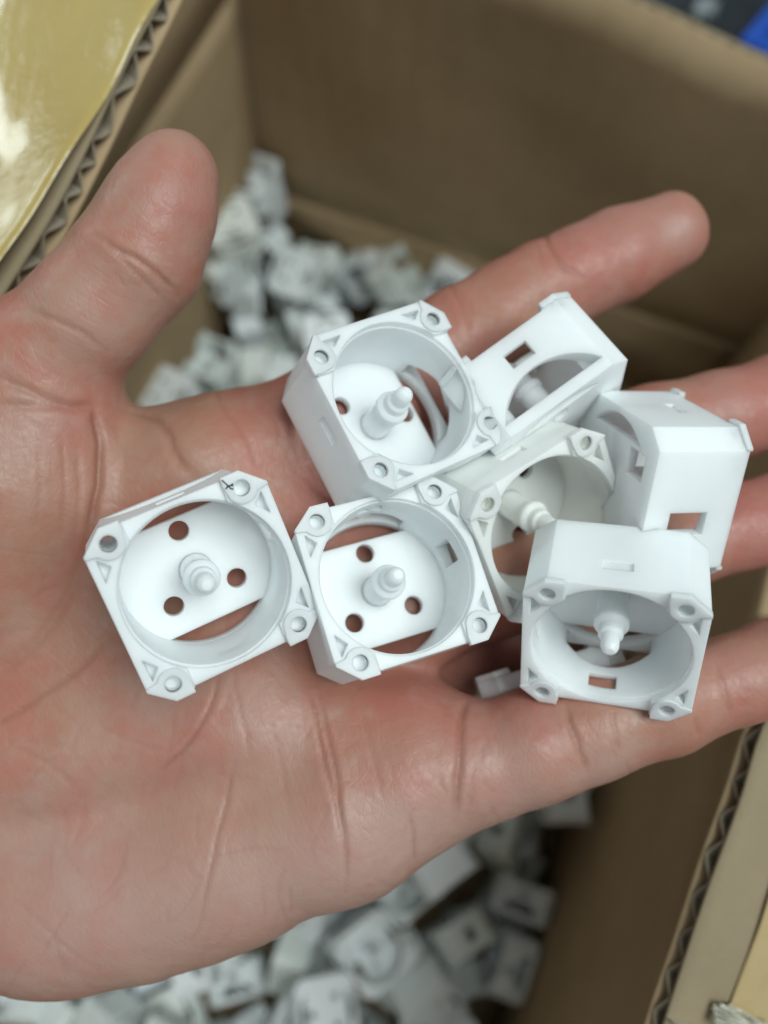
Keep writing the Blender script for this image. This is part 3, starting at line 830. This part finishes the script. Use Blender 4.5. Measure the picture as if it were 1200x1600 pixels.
# flesh: low unevenness
rs = np.random.RandomState(5); low = np.zeros(len(HVv))
for k in range(20):
    w = rs.normal(size=3); w /= np.linalg.norm(w); fr = rs.uniform(0.10, 0.55)
    low += np.sin(HVv @ w * fr + rs.uniform(0, 6.3)) * 0.055 / fr ** 0.5
def vnoise(P, seed):
    r = np.random.RandomState(seed).rand(64, 64, 64).astype(np.float32)
    i = np.floor(P).astype(int); f = P - i; f = f * f * (3 - 2 * f); out = 0
    for a in (0, 1):
        for b in (0, 1):
            for c in (0, 1):
                w = (f[:, 0] if a else 1 - f[:, 0]) * (f[:, 1] if b else 1 - f[:, 1]) * (f[:, 2] if c else 1 - f[:, 2])
                out = out + w * r[(i[:, 0] + a) % 64, (i[:, 1] + b) % 64, (i[:, 2] + c) % 64]
    return out
mott = 0.32 * vnoise(HVv / 14, 1) + 0.30 * vnoise(HVv / 6, 2) + 0.22 * vnoise(HVv / 2.6, 3) + 0.16 * vnoise(HVv / 1.1, 4)
mott = np.clip(0.5 + (mott - 0.5) * 2.4, 0, 1)
yell = np.clip((0.6 * vnoise(HVv / 18, 7) + 0.4 * vnoise(HVv / 7, 8) - 0.42) * 3.2, 0, 1)
fine = (vnoise(HVv / 2.2, 9) - 0.5) * 0.10 + (vnoise(HVv / 1.2, 10) - 0.5) * 0.07
# creases, traced as they run over the palm: points, width mm, depth mm, colour
CREASES = [
    ([(148, 366), (185, 388), (222, 408), (256, 434), (280, 462)], 0.9, 0.75, 0.8),
    ([(165, 386), (200, 412), (236, 446), (262, 470)], 0.7, 0.35, 0.5),
    ([(40, 482), (85, 500), (130, 520), (165, 548)], 1.0, 0.4, 0.5),
    ([(-20, 582), (50, 612), (100, 632), (145, 636)], 1.6, 0.7, 0.5),
    ([(-20, 632), (60, 634), (110, 640), (148, 640)], 1.6, 0.6, 0.4),
    ([(143, 636), (150, 664), (155, 700), (152, 750), (146, 800), (140, 850)], 1.5, 1.5, 1.0),
    ([(146, 800), (128, 880), (90, 960), (40, 1020), (-20, 1060)], 2.2, 0.7, 0.4),
    ([(200, 642), (240, 652), (264, 680), (276, 715), (300, 745)], 1.5, 0.9, 0.7),
    ([(345, 1040), (335, 1090), (308, 1140), (275, 1180), (248, 1206)], 0.8, 0.65, 0.8),
    ([(362, 1050), (370, 1095), (378, 1140), (384, 1180)], 0.6, 0.3, 0.4),
    ([(366, 1190), (356, 1245), (340, 1310), (328, 1370), (312, 1440)], 0.75, 0.45, 0.7),
    ([(484, 1070), (492, 1110), (502, 1170), (512, 1220), (526, 1270), (528, 1310)], 0.8, 0.6, 0.8),
    ([(498, 1070), (508, 1130), (520, 1190), (530, 1260), (538, 1320), (538, 1390)], 0.8, 0.7, 0.8),
    ([(640, 1270), (648, 1310), (652, 1345)], 0.7, 0.4, 0.6),
    ([(410, 1390), (416, 1440)], 0.6, 0.25, 0.3), ([(452, 1380), (454, 1430)], 0.6, 0.25, 0.3),
    ([(730, 1086), (722, 1120), (720, 1180), (716, 1240), (714, 1290)], 1.3, 1.1, 0.8),
    ([(758, 1150), (744, 1210), (730, 1268)], 0.8, 0.3, 0.3),
    ([(884, 1100), (892, 1140), (908, 1180), (920, 1206)], 0.9, 0.7, 0.8),
    ([(955, 1105), (962, 1140), (970, 1180)], 0.8, 0.45, 0.6),
    ([(1085, 1120), (1092, 1150)], 0.8, 0.4, 0.5), ([(1118, 1035), (1130, 1080), (1140, 1120)], 0.8, 0.5, 0.5),
    ([(846, 356), (858, 384), (880, 412), (912, 440)], 1.0, 0.65, 0.8),
    ([(700, 440), (722, 480), (740, 520)], 1.0, 0.5, 0.5), ([(716, 450), (745, 500)], 0.8, 0.3, 0.3),
    ([(170, 1000), (130, 1040), (80, 1078), (20, 1120), (-20, 1140)], 1.0, 0.55, 0.7),
    ([(150, 1132), (200, 1155), (260, 1175)], 0.7, 0.25, 0.3),
    ([(330, 600), (350, 640), (390, 690), (400, 730)], 1.0, 0.3, 0.4),
    ([(60, 690), (66, 760), (60, 830)], 0.8, 0.2, 0.3), ([(95, 680), (102, 760), (96, 840)], 0.8, 0.2, 0.3), ([(120, 700), (124, 770), (114, 850)], 0.8, 0.25, 0.3),
    ([(10, 1160), (70, 1190), (120, 1230)], 0.8, 0.25, 0.3), ([(30, 1240), (60, 1200), (90, 1180)], 0.8, 0.2, 0.3),
    ([(1080, 640), (1092, 680), (1110, 720)], 0.9, 0.5, 0.6),
    ([(560, 1090), (580, 1180), (600, 1260)], 0.7, 0.18, 0.2), ([(420, 1120), (440, 1200), (455, 1280)], 0.7, 0.18, 0.2),
    ([(20, 1400), (70, 1450), (120, 1500)], 0.6, 0.2, 0.3), ([(200, 1300), (190, 1360), (150, 1420)], 0.6, 0.18, 0.2),
]
# a net of fine short wrinkles, mostly running across the palm as its own do
rw = np.random.RandomState(12)
for _ in range(150):
    x, y = rw.uniform(-30, 720), rw.uniform(640, 1500)
    a = rw.normal(1.75, 0.35) if rw.rand() < 0.7 else rw.normal(0.5, 0.4)
    L = rw.uniform(30, 110); b = rw.normal(0, 0.25)
    pts = [(x + L * q * math.cos(a + b * q), y + L * q * math.sin(a + b * q)) for q in (0, 0.35, 0.7, 1.0)]
    CREASES.append((pts, rw.uniform(0.5, 0.75), rw.uniform(0.05, 0.16), rw.uniform(0.08, 0.3)))
for (x0, y0, x1, y1, n_) in ((860, 1120, 985, 1190, 8), (820, 380, 900, 440, 5), (170, 380, 260, 470, 6), (690, 440, 760, 530, 5), (715, 1110, 770, 1260, 6)):
    for _ in range(n_):                                  # little lines beside the finger joints
        x, y = rw.uniform(x0, x1), rw.uniform(y0, y1); L = rw.uniform(20, 45); a = rw.normal(1.25, 0.2) if x0 > 300 else rw.normal(0.6, 0.15)
        CREASES.append(([(x, y), (x + L * 0.5 * math.cos(a), y + L * 0.5 * math.sin(a)), (x + L * math.cos(a), y + L * math.sin(a))], 0.6, rw.uniform(0.1, 0.22), rw.uniform(0.15, 0.35)))
groove = np.zeros(len(HVv)); crc = np.zeros(len(HVv))
facing = np.clip((HN[:, 2] - 0.05) / 0.3, 0, 1)
MMPX = -HVv[:, 2] / FPX
for pts, wd, dp, cl in CREASES:
    c = catmull([(x, y, 0) for x, y in pts], 10 * len(pts))[:, :2]
    c = c + np.cumsum(rs.normal(size=c.shape), axis=0) * 0.35
    sel = np.where((PX > c[:, 0].min() - 60) & (PX < c[:, 0].max() + 60) & (PY > c[:, 1].min() - 60) & (PY < c[:, 1].max() + 60) & (HN[:, 2] > 0))[0]
    if not len(sel): continue
    P = np.stack([PX[sel], PY[sel]], 1); best = np.full(len(sel), 1e9); par = np.zeros(len(sel))
    for i in range(len(c) - 1):
        a, b = c[i], c[i + 1]; ab = b - a
        h = np.clip(((P - a) @ ab) / (ab @ ab), 0, 1)
        d = np.linalg.norm(P - a - h[:, None] * ab, axis=1)
        m = d < best; best[m] = d[m]; par[m] = (i + h[m]) / (len(c) - 1)
    d = best * MMPX[sel]
    tap = np.clip(np.minimum(par, 1 - par) * 6, 0.25, 1)
    groove[sel] += tap * dp * (-np.exp(-(d / (wd * 0.48)) ** 2) + 0.20 * np.exp(-((d - wd * 1.4) / (wd * 1.0)) ** 2))
    crc[sel] = np.maximum(crc[sel], cl * tap * np.exp(-(d / (wd * 0.5)) ** 2))
HVv = HVv + HN * (groove * facing * 0.55 + low * 0.5 + fine)[:, None]
# skin colouring: pads of the fingers redder with blood, outer edge of the palm paler
def spot(x, y, r): return np.exp(-(((PX - x) ** 2 + (PY - y) ** 2) / r ** 2))
red = np.zeros(len(HVv)); pal = np.zeros(len(HVv))
for x, y, r, a in [(285, 320, 70, .75), (230, 250, 60, .3), (990, 370, 110, .8), (900, 420, 60, .4), (1190, 620, 120, .9), (1190, 830, 110, .9), (1160, 1060, 110, .6), (700, 1150, 110, .45), (700, 560, 120, .5), (520, 640, 120, .45), (560, 720, 90, .5),
                   (620, 1080, 90, .35), (320, 1190, 110, .3), (110, 630, 70, .45), (110, 780, 90, .3), (830, 1130, 60, .3), (760, 1010, 80, .8), (480, 560, 60, .3)]:
    red += a * spot(x, y, r)
for x, y, r, a in [(500, 1380, 120, .7), (300, 1430, 160, .6), (80, 1480, 160, .5), (640, 1300, 80, .6), (800, 1240, 90, .6), (960, 1190, 60, .5), (200, 480, 90, .35), (1060, 360, 30, .7), (90, 1300, 120, .3), (420, 1120, 70, .4), (250, 1100, 80, .3)]:
    pal += a * spot(x, y, r)
hm = bpy.data.meshes.new('hand')
hm.vertices.add(len(HVv)); hm.vertices.foreach_set('co', (HVv * MM).astype(np.float32).ravel())
hm.loops.add(len(HQ) * 4); hm.loops.foreach_set('vertex_index', HQ.astype(np.int32).ravel())
hm.polygons.add(len(HQ)); hm.polygons.foreach_set('loop_start', np.arange(0, len(HQ) * 4, 4, dtype=np.int32))
hm.polygons.foreach_set('use_smooth', np.ones(len(HQ), bool))
hm.update(calc_edges=True); hm.validate()
for nm, arr in (('redness', red), ('crease', crc), ('pale', pal), ('mottle', mott), ('yellow', yell)):
    at = hm.attributes.new(nm, 'FLOAT', 'POINT'); at.data.foreach_set('value', np.clip(arr, 0, 1).astype(np.float32))
hand = link('hand', hm, MAT['skin'])
hand.matrix_world = CAM_M
tag(hand, 'open hand, palm up with thumb and fingers spread, carrying white housings over the carton', 'hand')

# ------------------------------------------------------------------ beyond the carton, top right corner of the picture
def crate():
    p = onZ(1180, 66, 124.0); p[2] = 0.0
    t = empty('plastic_crate', Matrix.Translation(Vector(p * MM)) @ Matrix.Rotation(math.radians(-38), 4, 'Z'))
    tag(t, 'blue plastic crate on the dark floor beyond the carton', 'crate')
    w, d, h, k = 0.150, 0.20, 0.12, 0.004
    def part(nm, boxes):
        bm = bmesh.new()
        for x0, x1, y0, y1, z0, z1 in boxes:
            r = bmesh.ops.create_cube(bm, size=1.0, matrix=Matrix.Translation(((x0 + x1) / 2, (y0 + y1) / 2, (z0 + z1) / 2)) @ Matrix.Diagonal((x1 - x0, y1 - y0, z1 - z0, 1)))
        bmesh.ops.bevel(bm, geom=bm.edges[:], offset=0.0012, segments=2, affect='EDGES')
        m = bpy.data.meshes.new(nm); bm.to_mesh(m); bm.free(); link(nm, m, MAT['blue'], t)
    part('base', [(0, w, 0, d, 0.001, 0.005)])
    part('side', [(0, k, 0, d, 0.005, h)]); part('side', [(w - k, w, 0, d, 0.005, h)])
    part('side', [(k, w - k, 0, k, 0.005, h)]); part('side', [(k, w - k, d - k, d, 0.005, h)])
    part('rim', [(-0.008, k - 0.001, -0.008, d + 0.008, h, h + 0.008), (w - k + 0.001, w + 0.008, -0.008, d + 0.008, h, h + 0.008),
                 (k - 0.0005, w - k + 0.0005, -0.0075, k, h, h + 0.0078), (k - 0.0005, w - k + 0.0005, d - k, d + 0.0075, h, h + 0.0078)])
    for i in range(4): part('rib', [(-0.006, 0, 0.03 + i * 0.045, 0.036 + i * 0.045, 0.005, h)])
crate()
def scrap():
    bm = bmesh.new(); bmesh.ops.create_icosphere(bm, subdivisions=3, radius=0.009)
    r = random.Random(3)
    for v in bm.verts:
        v.co *= 1 + 0.45 * math.sin(v.co.x * 900 + 1) * math.sin(v.co.y * 700) + r.uniform(-0.08, 0.08)
        v.co.z *= 0.7
    m = bpy.data.meshes.new('paper_scrap'); bm.to_mesh(m); bm.free()
    o = link('paper_scrap', m, MAT['scrap'])
    p = onZ(1102, 14, 5.0); o.location = p * MM
    tag(o, 'small crumpled pale scrap on the dark floor beyond the far flap', 'scrap')
scrap()
